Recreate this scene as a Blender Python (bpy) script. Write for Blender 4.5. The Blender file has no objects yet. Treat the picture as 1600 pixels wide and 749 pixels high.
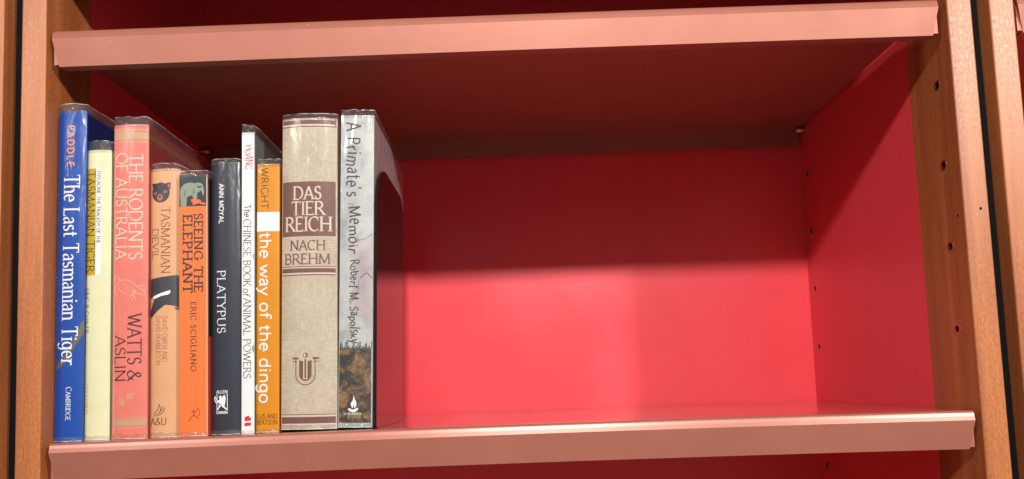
import bpy, bmesh, math, random
from mathutils import Matrix, Vector, noise
random.seed(7)
C = bpy.context.scene
COL = C.collection
MM = 0.001
R = math.radians

# ------------------------------------------------------------------ camera
cd = bpy.data.cameras.new('camera')
cam = bpy.data.objects.new('camera', cd)
COL.objects.link(cam)
cam.matrix_world = Matrix((
    (0.99935432, 0.03592968, -0.00001847, 3.679 * MM),
    (0.00293132, -0.08204460, -0.99662435, -575.05 * MM),
    (-0.03580991, 0.99598079, -0.08209694, 29.73 * MM),
    (0, 0, 0, 1)))
cd.sensor_width = 36.0
cd.lens = 27.0
cd.shift_y = 0.0822
cd.clip_start = 0.02
cd.clip_end = 50.0
cd.dof.use_dof = True
cd.dof.focus_distance = 0.59
cd.dof.aperture_fstop = 8.0
C.camera = cam

# ------------------------------------------------------------------ room light
W = bpy.data.worlds.new('World')
C.world = W
W.use_nodes = True
bg = W.node_tree.nodes['Background']
bg.inputs['Color'].default_value = (1.0, 0.74, 0.68, 1)   # room full of red and wooden shelving
bg.inputs['Strength'].default_value = 0.25

def lamp(name, loc, energy, size, color=(1.0, 0.965, 0.92)):
    ld = bpy.data.lights.new(name, 'AREA')
    ld.shape = 'DISK'
    ld.size = size * MM
    ld.energy = energy
    ld.color = color
    o = bpy.data.objects.new(name, ld)
    COL.objects.link(o)
    o.location = Vector(loc) * MM
    d = Vector((0, 150, 130)) - Vector(loc)
    o.rotation_euler = d.to_track_quat('-Z', 'Y').to_euler()
    return o
lamp('ceiling_lamp', (110, -1500, 950), 29.0, 110)
lamp('ceiling_lamp', (1360, -1500, 950), 29.0, 110)
lamp('ceiling_lamp', (-1150, -1500, 950), 11.0, 110)

C.view_settings.view_transform = 'Standard'
C.view_settings.look = 'None'
C.view_settings.exposure = 0.0
C.view_settings.gamma = 1.0
try:
    C.cycles.max_bounces = 14
    C.cycles.diffuse_bounces = 6
    C.cycles.transparent_max_bounces = 16
except Exception:
    pass

# ------------------------------------------------------------------ materials
def srgb(r, g, b, k=0.74):
    f = lambda c: ((c / 255) / 12.92 if c / 255 <= 0.04045 else ((c / 255 + 0.055) / 1.055) ** 2.4) * k
    return (f(r), f(g), f(b))

def node(nt, typ, **kw):
    n = nt.nodes.new(typ)
    for k, v in kw.items():
        setattr(n, k, v)
    return n

def base_mat(name, col, rough=0.5, metallic=0.0, spec=0.5, coat=0.0, coat_rough=0.1):
    m = bpy.data.materials.new(name)
    m.use_nodes = True
    b = m.node_tree.nodes['Principled BSDF']
    b.inputs['Base Color'].default_value = (*col, 1)
    b.inputs['Roughness'].default_value = rough
    b.inputs['Metallic'].default_value = metallic
    b.inputs['Specular IOR Level'].default_value = spec
    b.inputs['Coat Weight'].default_value = coat
    b.inputs['Coat Roughness'].default_value = coat_rough
    return m, m.node_tree, b

def obj_noise(nt, scale, detail=3.0, stretch=(1, 1, 1), rough=0.55, distortion=0.0):
    tc = node(nt, 'ShaderNodeTexCoord')
    mp = node(nt, 'ShaderNodeMapping')
    mp.inputs['Scale'].default_value = stretch
    nz = node(nt, 'ShaderNodeTexNoise')
    nz.inputs['Scale'].default_value = scale
    nz.inputs['Detail'].default_value = detail
    nz.inputs['Roughness'].default_value = rough
    nz.inputs['Distortion'].default_value = distortion
    nt.links.new(tc.outputs['Object'], mp.inputs['Vector'])
    nt.links.new(mp.outputs['Vector'], nz.inputs['Vector'])
    return nz

def ramp(nt, src, stops):
    r = node(nt, 'ShaderNodeValToRGB')
    e = r.color_ramp.elements
    e[0].position, e[0].color = stops[0][0], (*stops[0][1], 1)
    e[1].position, e[1].color = stops[-1][0], (*stops[-1][1], 1)
    for p, c in stops[1:-1]:
        k = e.new(p)
        k.color = (*c, 1)
    nt.links.new(src, r.inputs['Fac'])
    return r

def bump(nt, b, src, strength, dist=0.001, socket='Normal'):
    bp = node(nt, 'ShaderNodeBump')
    bp.inputs['Strength'].default_value = strength
    bp.inputs['Distance'].default_value = dist
    nt.links.new(src, bp.inputs['Height'])
    nt.links.new(bp.outputs['Normal'], b.inputs[socket])

def mixc(nt, fac, a, b, mode='MIX'):
    n = node(nt, 'ShaderNodeMix', data_type='RGBA', blend_type=mode)
    if isinstance(fac, float):
        n.inputs[0].default_value = fac
    else:
        nt.links.new(fac, n.inputs[0])
    for s, v in ((6, a), (7, b)):
        if isinstance(v, tuple):
            n.inputs[s].default_value = (*v, 1)
        else:
            nt.links.new(v, n.inputs[s])
    return n.outputs[2]

def wood_mat(name, c_lo, c_hi):
    m, nt, b = base_mat(name, c_hi, 0.36, spec=0.5)
    big = obj_noise(nt, 1.0, 3, (45, 45, 3.0), 0.55, 0.6)
    fine = obj_noise(nt, 1.0, 3, (1400, 1400, 45), 0.6)
    fleck = obj_noise(nt, 1.0, 2, (520, 520, 300), 0.5)
    r1 = ramp(nt, big.outputs['Fac'], [(0.30, c_lo), (0.68, c_hi)])
    r2 = ramp(nt, fine.outputs['Fac'], [(0.3, (0.82, 0.79, 0.76)), (0.66, (1.05, 1.05, 1.05))])
    r3 = ramp(nt, fleck.outputs['Fac'], [(0.3, (0.86, 0.84, 0.8)), (0.62, (1.05, 1.05, 1.05))])
    c = mixc(nt, 1.0, r1.outputs['Color'], r2.outputs['Color'], 'MULTIPLY')
    c = mixc(nt, 1.0, c, r3.outputs['Color'], 'MULTIPLY')
    nt.links.new(c, b.inputs['Base Color'])
    b.inputs['Coat Weight'].default_value = 0.30
    b.inputs['Coat Roughness'].default_value = 0.45
    rr = ramp(nt, fleck.outputs['Fac'], [(0.3, (0.36,) * 3), (0.7, (0.54,) * 3)])
    nt.links.new(rr.outputs['Color'], b.inputs['Roughness'])
    bump(nt, b, fine.outputs['Fac'], 0.12, 0.0003)
    return m

M = {}
M['wood'] = wood_mat('cherry_wood', (0.31, 0.090, 0.026), (0.49, 0.166, 0.048))

m, nt, b = base_mat('red_laminate', (0.80, 0.066, 0.084), 0.36, spec=0.45)
nzc = obj_noise(nt, 1.0, 5, (7, 7, 2.2), 0.65, 0.4)
rc = ramp(nt, nzc.outputs['Fac'], [(0.3, (0.765, 0.060, 0.078)), (0.7, (0.825, 0.070, 0.090))])
nt.links.new(rc.outputs['Color'], b.inputs['Base Color'])
nz = obj_noise(nt, 700, 2)
bump(nt, b, nz.outputs['Fac'], 0.05, 0.0003)
nz2 = obj_noise(nt, 9, 2)
rr = ramp(nt, nz2.outputs['Fac'], [(0.3, (0.27,) * 3), (0.7, (0.38,) * 3)])
nt.links.new(rr.outputs['Color'], b.inputs['Roughness'])
M['red'] = m

m, nt, b = base_mat('copper_powder_coat', (0.33, 0.112, 0.074), 0.48, metallic=0.3, spec=0.62)
nz = obj_noise(nt, 1.0, 3, (60, 900, 900))
nb = obj_noise(nt, 26, 3)
r1 = ramp(nt, nb.outputs['Fac'], [(0.3, (0.355, 0.124, 0.082)), (0.7, (0.385, 0.137, 0.092))])
r2 = ramp(nt, nz.outputs['Fac'], [(0.3, (0.975, 0.975, 0.975)), (0.7, (1.015, 1.015, 1.015))])
nt.links.new(mixc(nt, 1.0, r1.outputs['Color'], r2.outputs['Color'], 'MULTIPLY'), b.inputs['Base Color'])
fn = obj_noise(nt, 1500, 2)
bump(nt, b, fn.outputs['Fac'], 0.12, 0.0002)
# tiny chips and rubbed spots in the coating
vn = node(nt, 'ShaderNodeTexVoronoi')
vn.inputs['Scale'].default_value = 42
vn.inputs['Randomness'].default_value = 1.0
tcv = node(nt, 'ShaderNodeTexCoord')
wob = obj_noise(nt, 300, 2)
mv = node(nt, 'ShaderNodeVectorMath', operation='MULTIPLY_ADD')
mv.inputs[1].default_value = (0.006, 0.006, 0.006)
nt.links.new(wob.outputs['Color'], mv.inputs[0])
nt.links.new(tcv.outputs['Object'], mv.inputs[2])
nt.links.new(mv.outputs[0], vn.inputs['Vector'])
vr = ramp(nt, vn.outputs['Distance'], [(0.0, (0.7, 0.7, 0.7)), (0.018, (0.5, 0.5, 0.5)), (0.032, (0, 0, 0))])
src = b.inputs['Base Color'].links[0].from_socket
nt.links.new(mixc(nt, vr.outputs['Color'], src, (0.52, 0.33, 0.26)), b.inputs['Base Color'])
sc = obj_noise(nt, 14, 4)
sr = ramp(nt, sc.outputs['Fac'], [(0.35, (0.45,) * 3), (0.65, (0.53,) * 3)])
nt.links.new(sr.outputs['Color'], b.inputs['Roughness'])
M['copper'] = m
mt = m.copy()
mt.name = 'copper_powder_coat_rubbed'
bt_ = mt.node_tree.nodes['Principled BSDF']
for l_ in list(bt_.inputs['Roughness'].links):
    mt.node_tree.links.remove(l_)
bt_.inputs['Roughness'].default_value = 0.30
bt_.inputs['Metallic'].default_value = 0.2
bt_.inputs['Coat Weight'].default_value = 1.0
bt_.inputs['Coat Roughness'].default_value = 0.10
M['copper_top'] = mt
mb_ = m.copy()
mb_.name = 'copper_powder_coat_worn_bend'
bb_ = mb_.node_tree.nodes['Principled BSDF']
for l_ in list(bb_.inputs['Roughness'].links):
    mb_.node_tree.links.remove(l_)
bb_.inputs['Roughness'].default_value = 0.34
bb_.inputs['Metallic'].default_value = 0.28
bb_.inputs['Specular IOR Level'].default_value = 0.8
M['copper_bend'] = mb_

M['brass'] = base_mat('brass', (0.62, 0.46, 0.20), 0.28, metallic=1.0)[0]
M['black'] = base_mat('black_filler', (0.003, 0.003, 0.004), 0.8, spec=0.2)[0]
m, nt, b = base_mat('black_gloss_steel', (0.006, 0.006, 0.007), 0.07, spec=0.7)
M['bookend'] = m
m, nt, b = base_mat('paper_edges', (0.62, 0.55, 0.44), 0.8)
nz = obj_noise(nt, 1.0, 2, (3000, 60, 10))
r1 = ramp(nt, nz.outputs['Fac'], [(0.3, (0.5, 0.43, 0.33)), (0.7, (0.68, 0.61, 0.5))])
nt.links.new(r1.outputs['Color'], b.inputs['Base Color'])
M['paper'] = m

# clear library film
m = bpy.data.materials.new('clear_film')
m.use_nodes = True
nt = m.node_tree
nt.nodes.remove(nt.nodes['Principled BSDF'])
out = nt.nodes['Material Output']
tr = node(nt, 'ShaderNodeBsdfTransparent')
tr.inputs['Color'].default_value = (0.90, 0.91, 0.92, 1)
gl = node(nt, 'ShaderNodeBsdfGlossy')
gl.inputs['Roughness'].default_value = 0.08
df = node(nt, 'ShaderNodeBsdfDiffuse')
df.inputs['Color'].default_value = (0.75, 0.76, 0.78, 1)
lw = node(nt, 'ShaderNodeLayerWeight')
lw.inputs['Blend'].default_value = 0.35
nz = obj_noise(nt, 210, 4, (1, 1, 1), 0.65, 0.8)
bp = node(nt, 'ShaderNodeBump')
bp.inputs['Strength'].default_value = 1.0
bp.inputs['Distance'].default_value = 0.003
nt.links.new(nz.outputs['Fac'], bp.inputs['Height'])
nt.links.new(bp.outputs['Normal'], gl.inputs['Normal'])
nt.links.new(bp.outputs['Normal'], lw.inputs['Normal'])
fr = ramp(nt, lw.outputs['Facing'], [(0.0, (0.055,) * 3), (0.6, (0.13,) * 3), (1.0, (0.7,) * 3)])
mx0 = node(nt, 'ShaderNodeMixShader')
mx0.inputs[0].default_value = 0.035
nt.links.new(tr.outputs[0], mx0.inputs[1])
nt.links.new(df.outputs[0], mx0.inputs[2])
mx = node(nt, 'ShaderNodeMixShader')
nt.links.new(fr.outputs['Color'], mx.inputs[0])
nt.links.new(mx0.outputs[0], mx.inputs[1])
nt.links.new(gl.outputs[0], mx.inputs[2])
nt.links.new(mx.outputs[0], out.inputs['Surface'])
M['film'] = m
me_ = bpy.data.materials.new('film_edge')
me_.use_nodes = True
nt = me_.node_tree
b = nt.nodes['Principled BSDF']
b.inputs['Base Color'].default_value = (0.72, 0.73, 0.75, 1)
b.inputs['Roughness'].default_value = 0.25
fa_ = obj_noise(nt, 160, 3)
fr_ = ramp(nt, fa_.outputs['Fac'], [(0.36, (0.05,) * 3), (0.62, (0.85,) * 3)])
nt.links.new(fr_.outputs['Color'], b.inputs['Alpha'])
M['film_edge'] = me_

def print_mat(name, col, vary=0.08, coat=0.45, coat_rough=0.16, rough=0.5, scale=60, wave=0.25, col2=None, stretch=(1, 1, 1)):
    """printed paper or cloth under clear library film"""
    m, nt, b = base_mat(name, col, rough, spec=0.3, coat=coat, coat_rough=coat_rough)
    nz = obj_noise(nt, scale, 4, stretch)
    c2 = col2 or tuple(min(1, c * (1 + vary)) for c in col)
    c1 = col if col2 else tuple(c * (1 - vary) for c in col)
    r1 = ramp(nt, nz.outputs['Fac'], [(0.32, c1), (0.68, c2)])
    nt.links.new(r1.outputs['Color'], b.inputs['Base Color'])
    wv = obj_noise(nt, 1.0, 2, (70, 70, 22), 0.5, 0.8)
    bump(nt, b, wv.outputs['Fac'], wave, 0.004, 'Coat Normal')
    return m

def ink(name, col, coat=0.35, rough=0.5):
    if name not in M:
        M[name] = base_mat(name, col, rough, coat=coat, coat_rough=0.16)[0]
    return M[name]

# ------------------------------------------------------------------ helpers
def link(name, bm, mat, parent=None, smooth=False):
    me = bpy.data.meshes.new(name)
    bmesh.ops.recalc_face_normals(bm, faces=bm.faces)
    bm.to_mesh(me)
    bm.free()
    if smooth:
        for p in me.polygons:
            p.use_smooth = True
    mats = mat if isinstance(mat, list) else [mat]
    for k in mats:
        me.materials.append(k)
    o = bpy.data.objects.new(name, me)
    COL.objects.link(o)
    if parent:
        o.parent = parent
    return o

def link_raw(name, bm, mat, parent=None, smooth=False):
    me = bpy.data.meshes.new(name)
    bm.to_mesh(me)
    bm.free()
    if smooth:
        for p in me.polygons:
            p.use_smooth = True
    me.materials.append(mat)
    o = bpy.data.objects.new(name, me)
    COL.objects.link(o)
    if parent:
        o.parent = parent
    return o

def thing(name, label, cat, loc=(0, 0, 0), group=None):
    o = bpy.data.objects.new(name, None)
    o.empty_display_size = 0.02
    COL.objects.link(o)
    o.location = Vector(loc) * MM
    tag(o, label, cat, group)
    return o

def tag(o, label, cat, group=None):
    o['label'] = label
    o['category'] = cat
    if group:
        o['group'] = group

def V(bm, x, y, z):
    return bm.verts.new((x * MM, y * MM, z * MM))

def box(bm, x0, x1, y0, y1, z0, z1, bev=0.0):
    vs = [V(bm, x, y, z) for x in (x0, x1) for y in (y0, y1) for z in (z0, z1)]
    fs = [(0, 1, 3, 2), (4, 6, 7, 5), (0, 4, 5, 1), (2, 3, 7, 6), (0, 2, 6, 4), (1, 5, 7, 3)]
    faces = [bm.faces.new([vs[i] for i in f]) for f in fs]
    if bev:
        es = list({e for f in faces for e in f.edges})
        bmesh.ops.bevel(bm, geom=es, offset=bev * MM, segments=2, affect='EDGES', profile=0.5)

def drilled_board(bm, xi, xo, y0, y1, z0, z1, holes, rad=3.9, depth=9.0, rnd=1.2):
    """upright board whose inner face (x = xi) is drilled; front edges eased"""
    s = 1 if xo > xi else -1
    prof = [(xi, y1), (xi, y0 + rnd)]
    if rnd > 0:
        for k in range(1, 4):
            a = k * math.pi / 6
            prof.append((xi + s * rnd * (1 - math.cos(a)), y0 + rnd * (1 - math.sin(a))))
        for k in range(0, 4):
            a = k * math.pi / 6
            prof.append((xo - s * rnd * (1 - math.sin(a)), y0 + rnd * (1 - math.cos(a))))
    else:
        prof.append((xo, y0))
    prof.append((xo, y1))
    lo = [V(bm, x, y, z0) for x, y in prof]
    hi = [V(bm, x, y, z1) for x, y in prof]
    n = len(prof)
    for i in range(1, n):
        j = (i + 1) % n
        bm.faces.new((lo[i], lo[j], hi[j], hi[i]))
    bm.faces.new(lo)
    bm.faces.new(hi)
    es = [bm.edges.get((lo[0], lo[1])) or bm.edges.new((lo[0], lo[1])),
          bm.edges.get((hi[0], hi[1])) or bm.edges.new((hi[0], hi[1])),
          bm.edges.get((lo[0], hi[0])) or bm.edges.new((lo[0], hi[0])),
          bm.edges.get((lo[1], hi[1])) or bm.edges.new((lo[1], hi[1]))]
    for (hy, hz) in holes:
        ring = []
        deep = []
        for k in range(20):
            a = 2 * math.pi * k / 20
            ring.append(V(bm, xi, hy + rad * math.cos(a), hz + rad * math.sin(a)))
            deep.append(V(bm, xi + s * depth, hy + rad * math.cos(a), hz + rad * math.sin(a)))
        for k in range(20):
            j = (k + 1) % 20
            f = bm.faces.new((ring[k], ring[j], deep[j], deep[k]))
            es.append(bm.edges.get((ring[k], ring[j])))
        bm.faces.new(deep)
    bmesh.ops.triangle_fill(bm, use_beauty=True, use_dissolve=False, edges=es)

def tube(bm, xa, xb, y, z, r_out, r_in, n=20):
    rings = []
    for x, r in ((xa, r_out), (xb, r_out), (xb, r_in), (xa, r_in)):
        rings.append([V(bm, x, y + r * math.cos(2 * math.pi * k / n), z + r * math.sin(2 * math.pi * k / n)) for k in range(n)])
    for a in range(4):
        b_ = (a + 1) % 4
        for k in range(n):
            j = (k + 1) % n
            bm.faces.new((rings[a][k], rings[a][j], rings[b_][j], rings[b_][k]))

# ------------------------------------------------------------------ bookcases
HW = 350.0            # half the clear width of a bay
FRONT_HOLES = [62.4 + 65.05 * k for k in range(-3, 5)]
BACK_HOLES = [62.6 + 66.4 * k for k in range(-3, 5)]
Z0, Z1 = -330.0, 540.4

def bookcase(xc, label, holes_on=True):
    t = thing('bookcase', label, 'bookcase', (xc, 0, Z0))
    inv = Matrix.Translation((0, 0, -Z0 * MM))
    def part(name, bm, mat, smooth=False, parent=None):
        bm.transform(inv) if parent is None or True else None
        return link(name, bm, mat, parent or t, smooth)
    for s in (-1, 1):
        fh = [(22.0, z) for z in FRONT_HOLES] if holes_on else []
        bh = [(293.3, z) for z in BACK_HOLES] if holes_on else []
        bm = bmesh.new()
        drilled_board(bm, s * HW, s * (HW + 19), 0, 63, Z0, Z1, fh)
        up = part('upright', bm, M['wood'])
        bm = bmesh.new()
        drilled_board(bm, s * HW, s * (HW + 18.5), 63, 311.5, Z0, Z1, bh, rnd=0)
        sp = part('side_panel', bm, M['red'])
        for y, zs, par in ((22.0, FRONT_HOLES, up), (293.3, BACK_HOLES, sp)):
            if not holes_on:
                continue
            for z in zs:
                if not (-140 < z < 340):
                    continue
                bm = bmesh.new()
                tube(bm, s * (HW - 0.25), s * (HW + 8.5), y, z, 3.85, 2.9)
                part('hole_sleeve', bm, M['brass'], parent=par)
    bm = bmesh.new()
    box(bm, -HW - 18.5, HW + 18.5, 311.5, 318, Z0, Z1)
    part('back_panel', bm, M['red'])
    bm = bmesh.new()
    box(bm, -HW, HW, 22, 311, 515, 540, 1.0)
    part('added_shade_board', bm, M['wood'])  # unseen board added to shade the upper compartment, in place of a higher shelf
    bm = bmesh.new()
    box(bm, -HW, HW, 2, 21, 374, 540, 1.0)
    part('added_light_baffle', bm, M['wood'])  # added out of view to keep lamp light off the upper compartment
    bm = bmesh.new()
    box(bm, -HW, HW, 4, 311, Z0 + 1, Z0 + 25, 1.0)
    part('base_board', bm, M['wood'])
    return t

bc = bookcase(0, 'cherry wood and red bookcase in the middle that holds the row of books')
# pins under the visible back corners of the upper shelf
for s in (-1, 1):
    bm = bmesh.new()
    tube(bm, s * (HW - 11), s * (HW + 6), 293.3, 313.6 , 3.0, 0.6, 16)
    bm.transform(Matrix.Translation((0, 0, -Z0 * MM)))
    link('shelf_pin', bm, M['brass'], bc, True)
bookcase(-752, 'neighbouring bookcase left of the books, only its wooden upright in view', False)
bookcase(752, 'neighbouring bookcase at the right edge, past the black gap', False)
up = [o for o in bc.children if o.name.startswith('upright')][1]
for nx_, ny_, nz_, fr_ in ((362.5, -0.1, 152, True), (349.9, 9, 149, False)):
    bm = bmesh.new()
    pts_ = [(1.0 * math.cos(2 * math.pi * k / 12), 1.2 * math.sin(2 * math.pi * k / 12)) for k in range(12)]
    bm.faces.new([V(bm, nx_ + (p if fr_ else 0), ny_ + (0 if fr_ else p), nz_ - Z0 + q) for p, q in pts_])
    link('nail_hole', bm, M['black'], up)
for s, side in ((-1, 'left'), (1, 'right')):
    bm = bmesh.new()
    box(bm, s * 369.2, s * 382.8, 15, 22, Z0, Z1)
    o = link('filler_strip', bm, M['black'])
    tag(o, 'black filler strip in the gap between bookcases %s of the %s' % (side, 'books' if s < 0 else 'empty red bay'), 'filler strip', 'black filler strips')

def shelf(xc, z, label, crown=0.0, x_half=345.5, back=(347.6, 347.4)):
    """folded sheet steel tray: front lip with eased top bend, back lip, no end walls"""
    th, r = 1.5, 5.5
    outer = [(5.2, -28.7), (2, -7.2), (2.6, -4.6), (3.2, -1.9)]
    for k in range(1, 5):
        a = R(25 + 65 * k / 4)
        outer.append((3.2 + 2.9 * (math.cos(R(25)) - math.cos(a)) / 1.0, -1.9 + 1.9 * (math.sin(a) - math.sin(R(25))) / (1 - math.sin(R(25)))))
    outer += [(60, 0), (180, 0), (304, 0), (305, -1), (305, -21.5)]
    inner = [(303.4, -21.5), (303.4, -th - 0.6), (302.5, -th), (180, -th), (60, -th)]
    ri = r - th
    for k in range(6, 0, -1):
        a = k * math.pi / 12
        inner.append((2 + th + ri * (1 - math.cos(a)), -r + ri * math.sin(a)))
    inner += [(2 + th, -r), (5.2 + th, -27.2), (14, -27.2), (14, -28.7)]
    prof = outer + inner
    bm = bmesh.new()
    xs = [-1 + 2 * i / 24 for i in range(25)]
    rows = []
    for u in xs:
        row = []
        for (y, dz) in prof:
            half = x_half
            if abs(u) > 0.99 and y < 15 and dz < -7.2:
                half = x_half - 4.2 * (-dz - 7.2) / 21.5
            if abs(u) > 0.99 and y > 59:
                half = back[0] if u < 0 else back[1]
            row.append(V(bm, u * half, y, dz + crown * (1 - u * u)))
        rows.append(row)
    n = len(prof)
    for i in range(24):
        for k in range(n):
            j = (k + 1) % n
            bm.faces.new((rows[i][k], rows[i][j], rows[i + 1][j], rows[i + 1][k]))
    bm.faces.new(rows[0])
    bm.faces.new(list(reversed(rows[-1])))
    # short end flanges behind the lip
    for s in (-1, 1):
        box(bm, s * (x_half - 0.2), s * (x_half - 1.4), 6.5, 16, -27.0, -3.0)
        box(bm, s * (x_half - 0.1), s * (x_half - 7), 5.3, 6.3, -27.1, -7.0)
    o = link('metal_shelf', bm, [M['copper'], M['copper_top'], M['copper_bend']])
    for p in o.data.polygons:
        p.use_smooth = abs(p.normal.x) < 0.5
        if p.normal.z > 0.9 and p.center.z > -1.2 * MM:
            p.material_index = 1
        elif p.normal.z > 0.1 and p.normal.y < -0.05 and p.center.y < 8 * MM:
            p.material_index = 2
    o.data.set_sharp_from_angle(angle=R(18))
    o.location = (xc * MM, 0, z * MM)
    tag(o, label, 'shelf', 'copper coloured metal shelves')
    return o
CROWN = 1.6
shelf(0.6, 0, 'lower copper metal shelf carrying the row of ten books', CROWN)
shelf(-1.0, 320.0, 'upper copper metal shelf crossing above the books, bearing nothing in view', 0.6, 345.6, (348.8, 347.9))
shelf(752, 320.0, 'end of a copper metal shelf in the neighbouring bookcase at the right edge')
def crown(x):
    return CROWN * (1 - (x / 346.0) ** 2)

# ------------------------------------------------------------------ lettering engine
def arc(cx, cy, rx, ry, a0, a1, n=14):
    return [(cx + rx * math.cos(R(a0 + (a1 - a0) * i / n)), cy + ry * math.sin(R(a0 + (a1 - a0) * i / n))) for i in range(n + 1)]

def spl(pts, n=5):
    out = []
    P = [pts[0]] + list(pts) + [pts[-1]]
    for i in range(1, len(P) - 2):
        p0, p1, p2, p3 = P[i - 1], P[i], P[i + 1], P[i + 2]
        for k in range(n):
            t = k / n
            out.append(tuple(0.5 * ((2 * p1[d]) + (-p0[d] + p2[d]) * t + (2 * p0[d] - 5 * p1[d] + 4 * p2[d] - p3[d]) * t * t + (-p0[d] + 3 * p1[d] - 3 * p2[d] + p3[d]) * t ** 3) for d in (0, 1)))
    out.append(pts[-1])
    return out

G = {}
def g(ch, w, *st):
    G[ch] = (w, st)
H_, V_, N_ = 'h', 'v', ''
def L(*p, a='', b=''):
    return (list(p), a, b)
g(' ', 0.34)
g('A', .76, L((.04, 0), (.38, 1), a='h'), L((.38, 1), (.72, 0), b='h'), L((.16, .34), (.60, .34)))
g('B', .64, L((.1, 0), (.1, 1), a='h', b='h'), L(*([(.1, 1)] + arc(.3, .76, .22, .24, 90, -90) + [(.1, .52)])), L(*([(.1, .52)] + arc(.32, .26, .25, .26, 90, -90) + [(.1, 0)])))
g('C', .76, L(*arc(.42, .5, .37, .5, 48, 312, 22), a='v'))
g('D', .80, L((.1, 0), (.1, 1), a='h', b='h'), L(*([(.1, 1)] + arc(.3, .5, .43, .5, 90, -90, 20) + [(.1, 0)])))
g('E', .60, L((.1, 0), (.1, 1), a='h', b='h'), L((.1, 1), (.52, 1), b='v'), L((.1, .52), (.44, .52)), L((.1, 0), (.55, 0), b='v'))
g('F', .56, L((.1, 0), (.1, 1), a='h', b='h'), L((.1, 1), (.52, 1), b='v'), L((.1, .5), (.42, .5)))
g('G', .82, L(*(arc(.42, .5, .37, .5, 48, 318, 22) + [(.72, .2), (.72, .44)]), a='v', b='h'))
g('H', .82, L((.11, 0), (.11, 1), a='h', b='h'), L((.71, 0), (.71, 1), a='h', b='h'), L((.11, .52), (.71, .52)))
g('I', .26, L((.13, 0), (.13, 1), a='h', b='h'))
g('K', .72, L((.1, 0), (.1, 1), a='h', b='h'), L((.62, 1), (.12, .42), a='h'), L((.27, .6), (.68, 0), b='h'))
g('L', .58, L((.1, 0), (.1, 1), a='h', b='h'), L((.1, 0), (.54, 0), b='v'))
g('M', .96, L((.1, 0), (.13, 1), a='h'), L((.13, 1), (.48, .06)), L((.48, .06), (.83, 1)), L((.83, 1), (.86, 0), b='h'))
g('N', .82, L((.11, 0), (.11, 1), a='h', b='h'), L((.11, 1), (.71, 0)), L((.71, 0), (.71, 1), b='h'))
g('O', .86, L(*arc(.43, .5, .38, .5, 90, 450, 30)))
g('P', .60, L((.1, 0), (.1, 1), a='h', b='h'), L(*([(.1, 1)] + arc(.3, .74, .24, .26, 90, -90) + [(.1, .48)])))
g('R', .70, L((.1, 0), (.1, 1), a='h', b='h'), L(*([(.1, 1)] + arc(.3, .75, .23, .25, 90, -90) + [(.1, .5)])), L((.32, .5), (.68, 0), b='h'))
g('S', .56, L(*(arc(.28, .76, .19, .24, 28, 270, 16) + arc(.28, .26, .21, .26, 90, -152, 16)[1:]), a='v', b='v'))
g('T', .68, L((.03, 1), (.65, 1), a='v', b='v'), L((.34, 1), (.34, 0), b='h'))
g('U', .80, L(*([(.11, 1)] + arc(.40, .3, .29, .3, 180, 360, 16) + [(.69, 1)]), a='h', b='h'))
g('V', .74, L((.04, 1), (.37, 0), a='h'), L((.37, 0), (.70, 1), b='h'))
g('W', 1.06, L((.04, 1), (.29, 0), a='h'), L((.29, 0), (.53, .95)), L((.53, .95), (.77, 0)), L((.77, 0), (1.02, 1), b='h'))
g('X', .74, L((.06, 1), (.68, 0), a='h', b='h'), L((.66, 1), (.06, 0), a='h', b='h'))
g('Y', .70, L((.04, 1), (.35, .48), a='h'), L((.66, 1), (.35, .48), a='h'), L((.35, .48), (.35, 0), b='h'))
g('&', .86, L(*spl([(.80, .0), (.30, .62), (.22, .80), (.32, .98), (.46, .96), (.50, .80), (.38, .62), (.14, .40), (.07, .22), (.18, .03), (.38, .01), (.58, .16), (.70, .44)])))
g('.', .24, L((.12, 0), (.12, .10)))
g(':', .24, L((.12, 0), (.12, .10)), L((.12, .5), (.12, .6)))
g("'", .2, L((.12, 1.0), (.07, .82)))
g('a', .50, L(*spl([(.07, .54), (.22, .67), (.38, .57), (.40, .40), (.40, .08), (.47, .0)])), L(*spl([(.40, .40), (.16, .34), (.06, .17), (.15, .0), (.30, .05), (.40, .18)])))
g('b', .56, L((.1, 1), (.1, 0), a='h'), L(*arc(.29, .33, .22, .33, 150, -150, 18)))
g('d', .58, L((.48, 1), (.48, 0), a='h', b='h'), L(*arc(.29, .33, .22, .33, 30, 330, 18)))
g('e', .54, L(*([(.07, .36), (.49, .36)] + arc(.28, .33, .21, .33, 8, 312, 18))))
g('f', .36, L(*(spl([(.40, .92), (.30, 1.0), (.18, .90), (.16, .70)]) + [(.16, 0)]), b='h'), L((.02, .64), (.34, .64)))
g('g', .56, L(*arc(.26, .35, .20, .31, 0, 360, 20)), L(*([(.47, .66), (.47, -.08)] + spl([(.47, -.08), (.40, -.24), (.24, -.30), (.06, -.20)])[1:])))
g('h', .60, L((.11, 0), (.11, 1), a='h', b='h'), L(*([(.11, .40)] + arc(.30, .44, .19, .22, 170, 0) + [(.49, 0)]), b='h'))
g('i', .26, L((.13, 0), (.13, .66), a='h', b='h'), L((.13, .86), (.13, .97)))
g('k', .56, L((.1, 0), (.1, 1), a='h', b='h'), L((.46, .66), (.12, .28)), L((.24, .40), (.52, 0), b='h'))
g('l', .26, L((.13, 0), (.13, 1), a='h', b='h'))
g('m', .90, L((.11, 0), (.11, .66), a='h', b='h'), L(*([(.11, .40)] + arc(.28, .45, .17, .21, 170, 0) + [(.45, 0)]), b='h'), L(*([(.45, .40)] + arc(.62, .45, .17, .21, 170, 0) + [(.79, 0)]), b='h'))
g('n', .60, L((.11, 0), (.11, .66), a='h', b='h'), L(*([(.11, .40)] + arc(.30, .44, .19, .22, 170, 0) + [(.49, 0)]), b='h'))
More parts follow.
